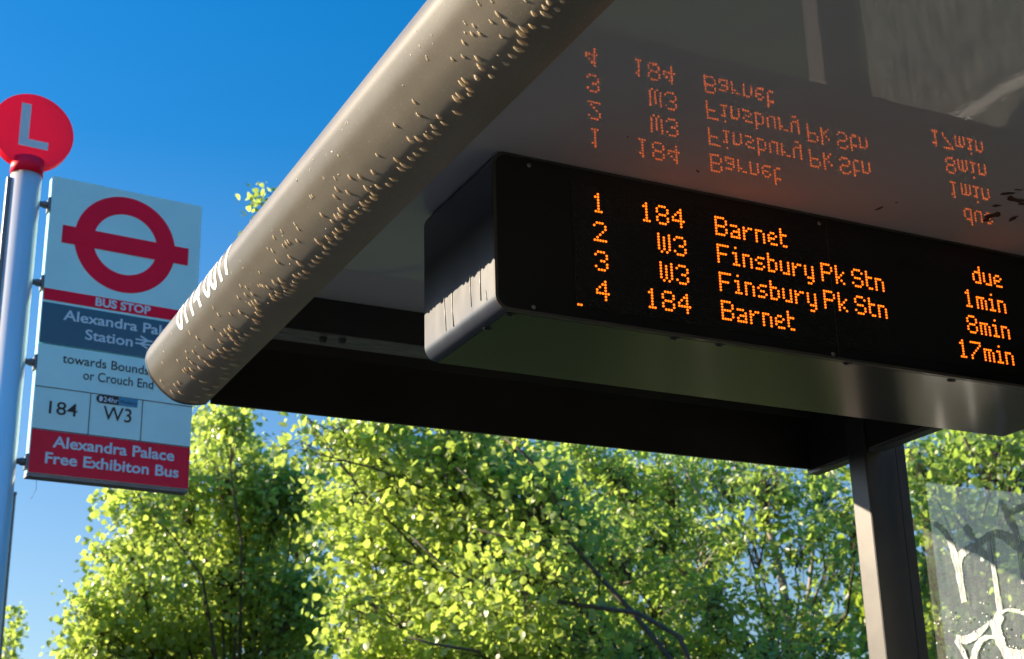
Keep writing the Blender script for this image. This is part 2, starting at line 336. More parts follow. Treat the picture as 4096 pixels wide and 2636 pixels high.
# posts
for py in (2.291, -2.05):
    bm = bmesh.new(); add_box(bm, (1.956, py, 0.002), (2.037, py + 0.0555, 0.845 + CZ), 0.004); bm_obj('post', bm, M_post, shelter)
    bm = bmesh.new(); add_box(bm, (2.0385, py + 0.006, 0.002), (2.066, py + 0.05, 0.843 + CZ), 0.002); add_box(bm, (2.0375, py + 0.0015, 0.002), (2.0415, py + 0.0045, 0.78 + CZ)); bm_obj('glazing_channel', bm, M_post, shelter)
box('end_shade_panel', (0.75, Y0 + 0.06, 0.25), (1.92, Y0 + 0.16, 2.20), M_dark, shelter, 0.006)  # unseen panel added at the near end to keep sky off the post
pane = box('glass_pane', (2.032, -1.95, 0.25), (2.038, 2.245, 0.7620 + CZ), M_glass, shelter)
XP = 2.0305
def zp4(a, b): return (3600 + a / 3.169, 2150 + b / 3.169)
def zp2(a, b): return (3200 + a / 1.298, 1450 + b / 1.298)
def stroke(pts, wid):
    P = [np.array(onx(*p, XP)) for p in pts]; Q = []
    for i in range(len(P) - 1):                # smooth subdivision
        p0, p1, p2, p3 = P[max(i - 1, 0)], P[i], P[i + 1], P[min(i + 2, len(P) - 1)]
        for j in range(6):
            t = j / 6; Q.append(0.5 * (2 * p1 + (p2 - p0) * t + (2 * p0 - 5 * p1 + 4 * p2 - p3) * t * t + (3 * p1 - p0 - 3 * p2 + p3) * t ** 3))
    Q.append(P[-1]); V = []; F = []
    for i, q in enumerate(Q):
        d = Q[min(i + 1, len(Q) - 1)] - Q[max(i - 1, 0)]; d /= np.linalg.norm(d) + 1e-9
        s = np.array([0, -d[2], d[1]]); ww = np.interp(i / (len(Q) - 1), np.linspace(0, 1, len(wid)), wid) / 2 * (1 + 0.12 * random.uniform(-1, 1))
        V += [q + s * ww, q - s * ww]
    F = [(2 * i, 2 * i + 1, 2 * i + 3, 2 * i + 2) for i in range(len(Q) - 1)]
    return V, F
SV = []; SF = []
for k, (conv, pts, wid) in enumerate([
    (zp2, [(692, 835), (740, 868), (780, 935), (805, 1010), (820, 1050)], [.010, .013, .014, .018, .022]),
    (zp2, [(820, 1045), (830, 1120), (843, 1190), (853, 1245)], [.020, .018, .016, .014]),
    (zp2, [(820, 1045), (835, 1000), (875, 968), (915, 960)], [.022, .018, .016, .014]),
    (zp2, [(855, 848), (885, 905), (905, 950), (950, 990), (1000, 1025)], [.014, .018, .024, .016, .012]),
    (zp2, [(905, 955), (950, 920), (995, 890), (1050, 895), (1110, 935), (1163, 960)], [.012, .014, .012, .018, .022, .02]),
    (zp2, [(992, 905), (990, 980), (1005, 1060), (1018, 1150), (1032, 1240), (1045, 1310)], [.014, .018, .011, .012, .014, .018]),
    (zp2, [(1042, 715), (1075, 790), (1110, 860), (1140, 930), (1163, 1000)], [.012, .016, .013, .012, .02]),
    (zp2, [(1070, 790), (1110, 770), (1163, 745)], [.014, .012, .012]),
    (zp2, [(1140, 950), (1150, 1040), (1163, 1150)], [.016, .011, .010]),
    (zp2, [(1045, 1305), (1022, 1370), (1040, 1440), (1080, 1520), (1110, 1600)], [.02, .024, .022, .02, .022]),
    (zp2, [(990, 1340), (1015, 1390), (1040, 1450)], [.012, .012, .01]),
    (zp2, [(1050, 1300), (1080, 1285), (1130, 1290), (1180, 1305)], [.006, .005, .007, .01]),
    (zp2, [(815, 1425), (860, 1440), (910, 1420), (960, 1380), (985, 1345)], [.010, .016, .016, .010, .006]),
    (zp2, [(815, 1440), (850, 1500), (880, 1570)], [.010, .011, .011]),
    (zp2, [(905, 1570), (915, 1500), (950, 1440), (1000, 1425), (1040, 1445)], [.018, .016, .012, .006, .005]),
    (zp2, [(1085, 1500), (1120, 1515), (1163, 1515), (1240, 1500)], [.016, .018, .018, .018])]):
    v, f = stroke([conv(*p) for p in pts], wid)
    v = [q + np.array([-0.0002 * k, 0, 0]) for q in v]
    SF += [tuple(i + len(SV) for i in q) for q in f]; SV += v
mesh('etched_graffiti', SV, SF, M_etch, pane)
# raindrops on the glass
bm = bmesh.new()
for a, b in [(1112, 692), (1022, 825), (1064, 838), (654, 950), (588, 1008), (704, 1015), (679, 1036), (890, 1030), (846, 1070), (441, 1087), (490, 1094), (1011, 1072), (1075, 1077), (1102, 1000), (1048, 960), (623, 1188), (780, 1183), (942, 1192), (1112, 1127), (1360, 1158), (1296, 1210), (1478, 1247), (1325, 1278), (1134, 1348), (1330, 1360), (1390, 1378), (1440, 1382), (1476, 1397), (1068, 1420), (792, 1443), (600, 1516), (1236, 1520), (470, 1338), (1522, 918), (1400, 870)]:
    q = onx(*zp4(a, b), XP - 0.004); bmesh.ops.create_uvsphere(bm, u_segments=8, v_segments=6, radius=1, matrix=Matrix.Translation(q) @ Matrix.Diagonal((0.0012, 0.0021 * random.uniform(.7, 1.2), 0.0018, 1)))
M_bead = paint("water_bead", (0.8, 0.8, 0.8), 0.05, var=0.0, spec=1.0)
o = bm_obj('raindrops', bm, M_bead, pane, True); o['kind'] = 'stuff'
# stop number on the roof edge
tv, tf = text_mesh("0114 0017", 1.0, 0.022, 0.95)
tv[:, 0] -= tv[:, 0].min(); tw = tv[:, 0].max(); th = tv[:, 1].max()
bm = bmesh.new(); vv = [bm.verts.new(p) for p in tv]
for f in tf:
    try: bm.faces.new([vv[i] for i in f])
    except ValueError: pass
for k in range(1, 14): bmesh.ops.bisect_plane(bm, geom=bm.verts[:] + bm.edges[:] + bm.faces[:], plane_co=(0, th * k / 14, 0), plane_no=(0, 1, 0))
A0 = roof_hit(550 + 360 / 2.2, 980 + 738 / 2.2)[1]
for v in bm.verts:
    x, y, _ = v.co
    a = A0 - 0.005 + y / th * 0.0487; yy = 2.278 - x / tw * 0.3038
    X, Z, nx, nz, tx, tz = prof_at(a); v.co = (X + nx * 0.0007, yy, Z + nz * 0.0007 + CZ)
bm_obj('stop_number', bm, M_wtext, edge)
# raindrops clinging to the roof edge
D3 = [(1685,25,70,60),(1635,85,80,50),(1780,110,80,50),(1650,175,140,60),(1500,165,80,55),(1480,320,90,50),(1635,325,120,35),(1370,355,120,55),(1350,415,130,60),(1360,520,130,55),(1315,600,130,65),(1230,685,105,50),(1155,780,85,45),(1160,280,100,50),(1055,175,90,40),(1020,830,70,35),(975,930,75,55),(845,825,110,55),(805,720,90,45),(800,950,80,65),(655,995,110,45),(615,1030,105,45),(710,1100,105,45),(590,1180,110,45),(550,1215,115,60),(710,1165,70,40),(555,1385,140,45),(330,1435,70,45),(395,1515,90,40),(1845,15,60,35),
 (1390,10,45,25),(975,15,50,25),(820,50,50,25),(970,265,70,28),(755,315,60,30),(650,290,40,22),(735,415,70,35),(830,415,70,35),(1095,450,55,28),(630,520,70,32),(490,725,55,30),(625,695,65,30),(180,725,40,22),(90,570,45,20),(20,1250,70,32),(75,1415,75,32),(645,400,40,20),(50,378,22,18),(235,432,26,22),(250,535,18,16),(130,192,16,14),(258,165,18,15),(170,690,26,20),(800,18,30,22),(632,262,26,18)]
D2 = [(1615,48,120,40),(1560,113,85,45),(1435,142,90,40),(1295,165,100,50),(1380,230,85,45),(1375,280,95,45),(1300,325,70,30),(1255,358,105,50),(1285,420,100,40),(1035,385,80,35),(970,432,85,45),(1185,457,90,38),(970,500,90,40),(925,515,95,50),(1115,502,80,40),(1100,565,90,40),(860,563,55,35),(1025,615,100,40),(1040,660,80,35),(945,677,85,40),(900,715,70,35),(940,765,90,50),(820,770,90,45),(700,822,110,45),(870,835,115,40),(795,887,80,50),(785,955,95,40),(700,1005,80,40),(660,1060,95,40),(610,1108,80,45),(470,1092,100,45),(540,1187,85,40),(475,1218,65,35),(425,1245,90,38),(515,1258,85,38),(405,1312,70,40),(240,1300,95,45),(160,1325,90,42),(270,1370,85,42),(385,1350,85,40),(365,1408,90,38),(320,1435,110,40),(190,1440,80,35),(120,1482,70,35),(205,1490,80,32),(305,1470,90,35),(150,1530,80,30),
 (1080,25,75,35),(1205,22,80,38),(895,40,55,22),(757,38,45,18),(915,172,70,32),(1055,212,75,32),(895,265,70,28),(735,490,65,32),(595,270,55,22),(615,258,50,20),(400,603,50,22),(440,660,60,28),(238,693,45,22),(143,770,55,25),(325,820,60,28),(300,835,65,30),(432,808,55,30),(262,870,55,28),(125,932,60,25),(68,905,40,18),(340,1008,70,32),(185,1067,65,32),(20,1370,60,35),(70,1380,60,28),(425,60,40,20)]
D1 = [(1060,500,60,28),(1035,515,70,30),(1000,522,50,25),(1065,563,65,28),(1075,607,70,30),(1047,660,65,28),(1055,685,85,20),(1040,735,80,32),(970,790,60,24),(930,815,65,26),(925,835,60,20),(890,865,65,28),(875,912,78,32),(825,958,65,18),(790,917,60,24),(820,795,50,22),(845,828,60,26),(880,757,55,20),(825,722,50,24),(820,745,50,24),(785,757,50,24),(750,787,45,24),(735,848,55,26),(732,933,52,24),(685,960,58,26),(657,985,50,22),(762,980,65,28),(833,1003,60,20),(855,1045,75,32),(770,1078,65,28),(648,1055,65,28),(607,1025,50,22),(785,1128,100,16),(770,1163,100,28),(555,1080,52,26),(555,990,45,24),(480,1097,50,22),(430,1092,42,20),(415,1110,45,20),(495,1165,45,18),(580,1198,62,24),(690,1238,105,20),(605,1258,90,26),(635,1305,95,28),(530,1327,68,20),(370,1210,42,20),(340,1235,45,22),(310,1292,45,22),(385,1298,48,20),(500,1375,85,24),(970,628,45,18),(908,590,45,24),
 (910,360,34,16),(960,372,38,18),(1015,430,42,22),(953,437,38,18),(888,460,34,18),(668,552,34,14),(715,613,36,18),(820,605,36,16),(660,730,38,20),(528,815,38,20),(460,768,32,14),(597,893,42,20),(432,940,30,16),(495,938,36,18),(357,1017,30,16),(440,997,26,14),(480,1033,40,18),(210,1197,32,16),(1075,240,26,12),(1070,360,30,14),(1090,355,36,18),(220,1035,34,10),(150,885,12,9),(165,918,12,9),(215,885,13,10),(232,938,18,12),(125,948,9,8),(302,782,18,10)]
D4 = [(895,770,34,18),(785,955,28,14),(1135,778,40,22),(1150,818,70,20),(1100,838,55,24),(1040,855,50,22),(990,860,48,24),(1070,918,45,22),(1030,948,45,22),(995,975,45,20),(905,985,42,18),(960,1018,65,24),(935,1040,50,20),(762,1060,38,22),(590,760,12,10),(605,755,16,10),(555,800,10,8),(570,800,12,9),(505,935,12,9),(470,950,12,9),(545,960,14,10),(390,985,12,9),(370,1047,14,9),(290,1112,14,9),(278,1066,9,8)]
drops = []
for lst, sc, ox, oy in ((D3, 3.08, 1650, 0), (D2, 3.08, 1050, 700), (D1, 2.2, 550, 980), (D4, 1.54, 1000, 0)):
    for x, y, l, ww in lst:
        px, py = ox + x / sc, oy + y / sc; h = roof_hit(px, py)
        if h is None: continue
        yy, a = h; X, Z, *_ = prof_at(a); dep = float(np.dot(np.array([X, yy, Z]), CF)); drops.append((yy, a, l / sc * dep / FPX, ww / sc * dep / FPX))
for _ in range(30):                         # the finest specks of spray
    yy = random.uniform(1.0, 2.5); a = random.uniform(0.05, 0.155); drops.append((yy, a, random.uniform(.0012, .0026), random.uniform(.0010, .0018)))
drops.sort(key=lambda d: -d[2] * d[3])
def drop_geom(d):
    yy, a, L, W = d
    X, Z, nx, nz, tx, tz = prof_at(a)
    n = Vector((nx, 0, nz)); t = Vector((-tx, 0, -tz)); s = Vector((0, 1, 0))      # t runs down the curve
    hang = max(0.0, -nz); L = min(L * 1.25, 3.2 * W); W *= 1.04; V = []; F = []
    nu, nv = 9, 10
    for i in range(nu + 1):
        u = i / nu; x = -0.55 + 1.1 * u
        prof = math.sin(math.pi * u ** 1.12) ** 0.62 if 0 < u < 1 else 0.0
        for j in range(nv):
            b = 2 * math.pi * j / nv; cb, sb = math.cos(b), math.sin(b)
            hgt = W * (0.33 + 0.22 * hang) * prof * (sb if sb > 0 else sb * 0.3)
            p = t * (L * x + hgt * 0.12) + s * (W * 0.5 * prof * cb) + n * hgt + Vector((0, 0, -1)) * (max(0, hgt) * 0.35 * hang)
            V.append(Vector((X, yy, Z + CZ)) + p)
    for i in range(nu):
        for j in range(nv): F.append((i * nv + j, i * nv + (j + 1) % nv, (i + 1) * nv + (j + 1) % nv, (i + 1) * nv + j))
    return V, F
restV = []; restF = []
for i, d in enumerate(drops):
    V, F = drop_geom(d)
    if i < 100: mesh('water_drop', V, F, M_drop, edge, True)
    else: restF += [tuple(k + len(restV) for k in f) for f in F]; restV += V
o = mesh('small_water_drops', restV, restF, M_drop, edge, True); o['kind'] = 'stuff'
# scuffed patches on the ceiling paint
M_scuff = paint("scuffed_brown", (0.05, 0.032, 0.02), 0.7, var=0.4, scale=90)
for px, py, a, b, rot in [(4030, 775, 34, 7, -.1), (4060, 800, 40, 9, .1), (3985, 823, 20, 5, 0), (3975, 862, 40, 10, -.25), (3945, 880, 22, 6, -.3), (4052, 875, 26, 6, -.45), (4075, 760, 22, 3, .1), (3520, 832, 16, 4, -.5), (3505, 838, 8, 3, -.5), (4040, 790, 14, 8, 0), (3585, 810, 7, 3, -.2), (4085, 815, 18, 6, 0), (2285, 170, 5, 3, 0), (2510, 548, 5, 3, 0), (2790, 685, 8, 4, .5)]:
    bm = bmesh.new(); vv = []
    for k in range(11):
        t = 2 * math.pi * k / 11; rr = random.uniform(0.55, 1.15); dx, dy = a * rr * math.cos(t), b * rr * math.sin(t)
        vv.append(bm.verts.new(onz(px + dx * math.cos(rot) - dy * math.sin(rot), py + dx * math.sin(rot) + dy * math.cos(rot), 0.85 - 0.0008)))
    bm.faces.new(vv); bm_obj('scuff_mark', bm, M_scuff, shelter)
seat_children(shelter)

# ------------------------------------------------------------------ departure board
board = empty('departure_board', (1.26, 1.63, 2.2), 'black departure board with amber dot matrix lines, hanging under the ceiling', 'departure board')
BX0, BX1, BZ0, BZ1, BY0, BY1 = 0.7535, 1.800, 0.6350 + CZ, 0.8497 + CZ, 1.5274, 1.7465
def rrect(x0, x1, z0, z1, r, n=8):
    out = []
    for cx, cz, a0 in ((x1 - r, z1 - r, 0), (x0 + r, z1 - r, 90), (x0 + r, z0 + r, 180), (x1 - r, z0 + r, 270)):
        for k in range(n + 1):
            a = math.radians(a0 + 90 * k / n); out.append((cx + r * math.cos(a), cz + r * math.sin(a)))
    return out
def prism(name, prof, y0, y1, mat, parent, smooth=True):
    n = len(prof); V = [(x, y0, z) for x, z in prof] + [(x, y1, z) for x, z in prof]
    F = [(k, n + k, n + (k + 1) % n, (k + 1) % n) for k in range(n)] + [tuple(range(n)), tuple(reversed(range(n, 2 * n)))]
    o = mesh(name, V, F, mat, parent)
    for p in o.data.polygons: p.use_smooth = smooth and len(p.vertices) == 4
    o.data.set_sharp_from_angle(angle=math.radians(40)); return o
prism('casing', rrect(BX0, BX1, BZ0, BZ1, 0.019), BY0 + 0.004, BY1, M_case, board)
mesh('underside_plate', [(BX0 + 0.019, BY0 + 0.006, BZ0 - 0.0004), (BX1 - 0.019, BY0 + 0.006, BZ0 - 0.0004), (BX1 - 0.019, BY1 - 0.0005, BZ0 - 0.0004), (BX0 + 0.019, BY1 - 0.0005, BZ0 - 0.0004)], [(0, 3, 2, 1)], M_under, board)
rim_o = rrect(BX0 - 0.0006, BX1 + 0.0006, BZ0 - 0.0006, BZ1 - 0.0002, 0.0196); rim_i = rrect(BX0 + 0.0035, BX1 - 0.0035, BZ0 + 0.0035, BZ1 - 0.0035, 0.016)
n = len(rim_o)
V = [(x, y, z) for y in (BY0 - 0.0012, BY0 + 0.0036) for x, z in rim_o] + [(x, BY0 - 0.0012, z) for x, z in rim_i] + [(x, BY0 + 0.0008, z) for x, z in rim_i]
F = []
for k in range(n):
    k2 = (k + 1) % n
    F += [(k, k2, 2 * n + k2, 2 * n + k), (k, n + k, n + k2, k2), (2 * n + k, 2 * n + k2, 3 * n + k2, 3 * n + k)]
mesh('bezel', V, F, M_dark, board, False)
front = prism('front_panel', rrect(BX0 + 0.0036, BX1 - 0.0036, BZ0 + 0.0036, BZ1 - 0.0036, 0.016), BY0 + 0.0003, BY0 + 0.0035, M_face, board, False)
mesh('led_matrix', [(0.8652, BY0 - 0.0002, 0.6535 + CZ), (1.735, BY0 - 0.0002, 0.6535 + CZ), (1.735, BY0 - 0.0002, 0.8285 + CZ), (0.8652, BY0 - 0.0002, 0.8285 + CZ)], [(0, 1, 2, 3)], M_panel, front)
mesh('panel_joint', [(1.2755, BY0 - 0.0005, BZ0 + 0.004), (1.2765, BY0 - 0.0005, BZ0 + 0.004), (1.2765, BY0 - 0.0005, BZ1 - 0.004), (1.2755, BY0 - 0.0005, BZ1 - 0.004)], [(0, 1, 2, 3)], M_dark, front)
for x, z in ((.8053, .8379), (.8059, .6439), (1.2653, .8367), (1.2663, .6422), (1.66, .8367), (1.66, .6422)):
    bm = bmesh.new(); bmesh.ops.create_cone(bm, cap_ends=True, segments=14, radius1=0.0029, radius2=0.0022, depth=0.0014, matrix=Matrix.Translation((x, BY0 - 0.0006, z + CZ)) @ Matrix.Rotation(math.radians(90), 4, 'X'))
    sc = bm_obj('screw', bm, M_steel, front, False)
    bm = bmesh.new()
    for k in (0.5, 2.07):
        bmesh.ops.create_cube(bm, size=1, matrix=Matrix.Translation((x, BY0 - 0.0014 - 0.0001 * k, z + CZ)) @ Matrix.Rotation(k, 4, 'Y') @ Matrix.Diagonal((0.0036, 0.0003, 0.0007, 1)))
    o = bm_obj('screw_slot', bm, M_ktext, front)
G = {'1': (4, "01 0|11 0|01|01|01|01|111"), }
GL = {
 '1': (4, ["010", "110", "010", "010", "010", "010", "111"]), '2': (5, ["01110", "10001", "00001", "00010", "00100", "01000", "11111"]),
 '3': (5, ["01110", "10001", "00001", "00110", "00001", "10001", "01110"]), '4': (5, ["00010", "00110", "01010", "10010", "11111", "00010", "00010"]),
 '7': (5, ["11111", "00001", "00010", "00100", "01000", "10000", "10000"]), '8': (5, ["01110", "10001", "10001", "01110", "10001", "10001", "01110"]),
 'W': (5, ["10001", "10101", "10101", "10101", "10101", "10101", "01010"]), 'B': (5, ["11110", "10001", "10001", "11110", "10001", "10001", "11110"]),
 'a': (4, ["", "", "1110", "0001", "0111", "1001", "1111"]), 'r': (4, ["", "", "1011", "1100", "1000", "1000", "1000"]),
 'n': (4, ["", "", "1110", "1001", "1001", "1001", "1001"]), 'e': (4, ["", "", "0110", "1001", "1110", "1000", "0111"]),
 't': (3, ["100", "100", "111", "100", "100", "100", "011"]), 'F': (5, ["11111", "10000", "10000", "11110", "10000", "10000", "10000"]),
 'i': (3, ["010", "", "110", "010", "010", "010", "111"]), 's': (4, ["", "", "0111", "1000", "0110", "0001", "1110"]),
 'b': (4, ["1000", "1000", "1110", "1001", "1001", "1001", "1110"]), 'u': (4, ["", "", "1001", "1001", "1001", "1001", "0111"]),
 'y': (4, ["", "", "1001", "1001", "1001", "1001", "0111", "0001", "0110"]), 'P': (5, ["11110", "10001", "10001", "11110", "10000", "10000", "10000"]),
 'k': (4, ["1000", "1000", "1001", "1010", "1100", "1010", "1001"]), 'S': (5, ["01110", "10001", "10000", "01110", "00001", "10001", "01110"]),
 'd': (4, ["0001", "0001", "0111", "1001", "1001", "1001", "0111"]), 'm': (5, ["", "", "11110", "10101", "10101", "10101", "10101"])}
PITCH = 0.0041
def led_text(txt, x0, z0, extra=None):
    bm = bmesh.new(); c = 0
    def dot(x, z):
        bmesh.ops.create_uvsphere(bm, u_segments=10, v_segments=6, radius=1, matrix=Matrix.Translation((x, BY0 - 0.0006, z)) @ Matrix.Diagonal((0.00166, 0.0010, 0.00156, 1)))
    for ch in txt:
        if ch == ' ': c += 2; continue
        if ch == '_':
            dot(x0, z0); dot(x0 + PITCH, z0); continue
        wd, rows = GL[ch]
        for r, row in enumerate(rows):
            for k, q in enumerate(row):
                if q == '1': dot(x0 + (c + k) * PITCH * 1.005, z0 - r * PITCH)
        c += wd + 1
    bm_obj('led_text', bm, M_led, board, True)
for z, num, nx, route, rx, dest, due, dx in ((.8152, '1', .9010, '184', .9741, 'Barnet', 'due', 1.5436), (.7745, '2', .8975, 'W3', .9946, 'Finsbury Pk Stn', '1min', 1.5239),
                                             (.7338, '3', .8975, 'W3', .9954, 'Finsbury Pk Stn', '8min', 1.5199), (.6933, '4', .8975, '184', .9751, 'Barnet', '17min', 1.5000)):
    for tx, x in ((num, nx), (route, rx), (dest, 1.0880), (due, dx)): led_text(tx, x, z + CZ)
led_text('_', 0.8693, 0.6567 + CZ)
# dried streaks down the lit side and drips under the casing
lines = []
def zc6(a, b): return (1600 + a / 1.54, 500 + b / 1.54)
for pts in ([(272, 1060), (276, 1150), (284, 1270)], [(320, 1035), (322, 1140), (330, 1240)], [(432, 925), (432, 1010), (440, 1120)], [(493, 870), (493, 960), (498, 1080)], [(528, 1020), (535, 1080)]):
    P = [onx(*zc6(*p), BX0 - 0.0004) for p in pts]; lines.append((P, [random.uniform(.0004, .0012) for _ in P]))
tubes('water_streak', lines, M_water_streak, board, 6)
bm = bmesh.new()
for px, py in (zc6(545, 1252), zc6(680, 1166), (3390, 1452), (3805, 1520), (2880, 1378), (2700, 1352)):
    q = onz(px, py, 0.6350); bmesh.ops.create_uvsphere(bm, u_segments=10, v_segments=8, radius=1, matrix=Matrix.Translation(q) @ Matrix.Diagonal((0.008, 0.005, 0.0032, 1)))
bm_obj('hanging_drop', bm, M_under, board, True)
seat_children(board)

# ------------------------------------------------------------------ houses added out of view behind the viewer, bouncing sunlight onto the sign
M_render = paint("pale_render", (0.66, 0.62, 0.55), 0.85, var=0.08, scale=2, spec=0.1); M_tile = paint("roof_tiles", (0.16, 0.07, 0.045), 0.8, var=0.3, scale=12)
M_pane = paint("dark_window_glass", (0.02, 0.025, 0.03), 0.08, var=0.1); M_frame = paint("white_window_frame", (0.75, 0.75, 0.73), 0.5, var=0.03)
def fill_house(x0, x1, y0, y1, h, label):
    root = empty('fill_house', ((x0 + x1) / 2, (y0 + y1) / 2, 0), label, 'fill_house')
    box('wall', (x0, y0, -0.13), (x1, y1, h), M_render, root)
    xm = (x0 + x1) / 2; r = h + 2.2
    V = [(x0 - .3, y0 - .3, h), (x1 + .3, y0 - .3, h), (xm, y0 - .3, r), (x0 - .3, y1 + .3, h), (x1 + .3, y1 + .3, h), (xm, y1 + .3, r)]
    mesh('roof', [(a, b, c + .004) for a, b, c in V], [(0, 2, 1), (3, 4, 5), (0, 3, 5, 2), (1, 2, 5, 4), (0, 1, 4, 3)], M_tile, root)
    for wx in (x0 + (x1 - x0) * .28, x0 + (x1 - x0) * .72):
        for wz in (1.0, 3.7):
            bm = bmesh.new()
            for lo, hi in (((wx - .62, y1, wz), (wx - .55, y1 + .06, wz + 1.4)), ((wx + .55, y1, wz), (wx + .62, y1 + .06, wz + 1.4)), ((wx - .55, y1, wz), (wx + .55, y1 + .06, wz + .07)), ((wx - .55, y1, wz + 1.33), (wx + .55, y1 + .06, wz + 1.4)), ((wx - .03, y1, wz + .07), (wx + .03, y1 + .055, wz + 1.33))): add_box(bm, lo, hi)
            f = bm_obj('window', bm, M_frame, root); box('pane', (wx - .549, y1 + .004, wz + .071), (wx + .549, y1 + .02, wz + 1.329), M_pane, f)
    seat_children(root)
fill_house(3.2, 11.5, -17.5, -8.5, 5.6, 'pale rendered house on the shelter side of the road, added unseen behind the viewer for fill light')
fill_house(-17.5, -9.6, -18.0, -9.0, 5.6, 'pale rendered house across the road, added unseen behind the viewer for fill light')

# ------------------------------------------------------------------ bus stop flag
TL = np.array([.6042, 4.1527, 1.9354 + CZ]); E1 = np.array([.9957, .0924, 0.0]); NS = np.array([E1[1], -E1[0], 0.0]); PW, PH = 0.4593, 0.8975
stop = empty('bus_stop_flag', (0.49, 4.142, 0), 'bus stop flag with red and white signs on a silver pole beside the shelter', 'bus stop')
def onsign(px, py):                           # pixel to flag coordinates: right, down
    d = ray(px, py); P0 = TL - OFF; P = d * ((P0 @ NS) / (d @ NS)) + OFF - TL; return float(P @ E1), float(-P[2])
def spt(u, v, off=0.0): return TL + E1 * u + np.array([0, 0, -v]) + NS * off
def splate(name, u0, v0, u1, v1, mat, off, parent, thick=0.0):
    if thick:
        V = [spt(u, v, o) for o in (off, off - thick) for u, v in ((u0, v0), (u1, v0), (u1, v1), (u0, v1))]
        return mesh(name, V, [(0, 3, 2, 1), (4, 5, 6, 7), (0, 1, 5, 4), (1, 2, 6, 5), (2, 3, 7, 6), (3, 0, 4, 7)], mat, parent)
    return mesh(name, [spt(u0, v0, off), spt(u0, v1, off), spt(u1, v1, off), spt(u1, v0, off)], [(0, 1, 2, 3)], mat, parent)
def stext(name, txt, p0, p1, cap, mat, parent, off=0.0016, bold=0.0, space=1.0):
    """text whose baseline runs from pixel p0 to pixel p1, capital height given in pixels"""
    tv, tf = text_mesh(txt, 1.0, bold, space); x0, x1 = tv[:, 0].min(), tv[:, 0].max()
    (u0, v0), (u1, v1) = onsign(*p0), onsign(*p1); _, v2 = onsign(p0[0], p0[1] - cap); k = (u1 - u0) / (x1 - x0); kz = (v0 - v2) / 0.73
    V = [spt(u0 + (x - x0) * k, (v0 + v1) / 2 - y * kz, off) for x, y, _ in tv]
    return mesh(name, V, tf, mat, parent)
z1 = lambda x, y: (x / 1.54, 300 + y / 1.54)
z2 = lambda x, y: (x / 1.711, 1150 + y / 1.711)
vof = lambda x, y: onsign(x, y)[1]
v_r0, v_r1 = vof(*z1(280, 1310)), vof(*z1(276, 1381)); v_b0 = vof(*z2(305, 97)); v_w0 = vof(*z2(285, 378)); v_t0 = vof(*z2(255, 672)); v_t1 = vof(*z2(230, 967))
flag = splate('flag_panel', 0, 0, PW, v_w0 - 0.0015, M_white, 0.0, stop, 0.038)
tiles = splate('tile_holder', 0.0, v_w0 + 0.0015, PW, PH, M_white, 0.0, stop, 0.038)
splate('base_rail', -0.0005, PH + 0.0005, PW + 0.0005, PH + 0.010, M_grey, -0.001, stop, 0.040)
splate('red_band', 0.0005, v_r0, PW - 0.0005, v_r1, M_red, 0.0009, flag)
splate('blue_field', 0.0005, v_b0, PW - 0.0005, v_w0 - 0.002, M_blue, 0.0009, flag)
splate('red_field', 0.0005, v_t1, PW - 0.0005, PH - 0.0008, M_redd, 0.0009, tiles)
for v in (v_t0, v_t1 - 0.002): splate('tile_joint', 0.0005, v - 0.0012, PW - 0.0005, v + 0.0012, M_ktext, 0.0010, tiles)
for q0, q1 in (((620, 712), (605, 998)), ((975, 760), (963, 1040))):
    u = (onsign(*z2(*q0))[0] + onsign(*z2(*q1))[0]) / 2; splate('tile_joint', u - 0.0012, v_t0 + 0.0014, u + 0.0012, v_t1 - 0.0034, M_ktext, 0.0010, tiles)
# roundel: ring and bar
cu, cv = onsign(*z1(773, 1045)); ro, ri = 0.1530, 0.0965
V = []; F = []
for k in range(64):
    a = 2 * math.pi * k / 64
    for r in (ro, ri): V.append(spt(cu + r * math.cos(a), cv + r * math.sin(a), 0.0010))
F = [(2 * k, 2 * k + 1, 2 * ((k + 1) % 64) + 1, 2 * ((k + 1) % 64)) for k in range(64)]
mesh('roundel_ring', V, F, M_red, flag)
ub0, vb0 = onsign(*z1(387, 922)); ub1, vb1 = onsign(*z1(1156, 1175)); 
splate('roundel_bar', ub0, vb0, ub1, vb1, M_red, 0.0016, flag)
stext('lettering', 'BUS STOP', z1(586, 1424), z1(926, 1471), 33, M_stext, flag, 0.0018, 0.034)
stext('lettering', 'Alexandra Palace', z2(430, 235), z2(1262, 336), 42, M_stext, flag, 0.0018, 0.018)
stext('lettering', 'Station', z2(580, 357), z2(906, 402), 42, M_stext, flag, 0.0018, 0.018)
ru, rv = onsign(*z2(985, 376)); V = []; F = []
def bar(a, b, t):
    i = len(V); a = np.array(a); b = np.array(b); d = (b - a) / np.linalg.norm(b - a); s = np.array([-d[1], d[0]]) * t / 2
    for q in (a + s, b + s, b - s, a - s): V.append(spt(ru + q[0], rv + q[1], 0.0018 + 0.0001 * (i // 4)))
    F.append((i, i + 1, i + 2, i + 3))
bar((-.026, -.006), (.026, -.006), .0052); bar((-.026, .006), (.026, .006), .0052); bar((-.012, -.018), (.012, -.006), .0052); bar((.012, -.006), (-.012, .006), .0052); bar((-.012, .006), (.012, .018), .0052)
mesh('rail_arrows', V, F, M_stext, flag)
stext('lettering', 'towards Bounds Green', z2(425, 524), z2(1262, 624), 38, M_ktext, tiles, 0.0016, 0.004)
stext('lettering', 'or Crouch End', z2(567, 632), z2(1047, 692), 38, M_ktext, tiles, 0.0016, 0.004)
stext('lettering', '184', z2(332, 862), z2(525, 884), 54, M_ktext, tiles, 0.0016, 0.004)
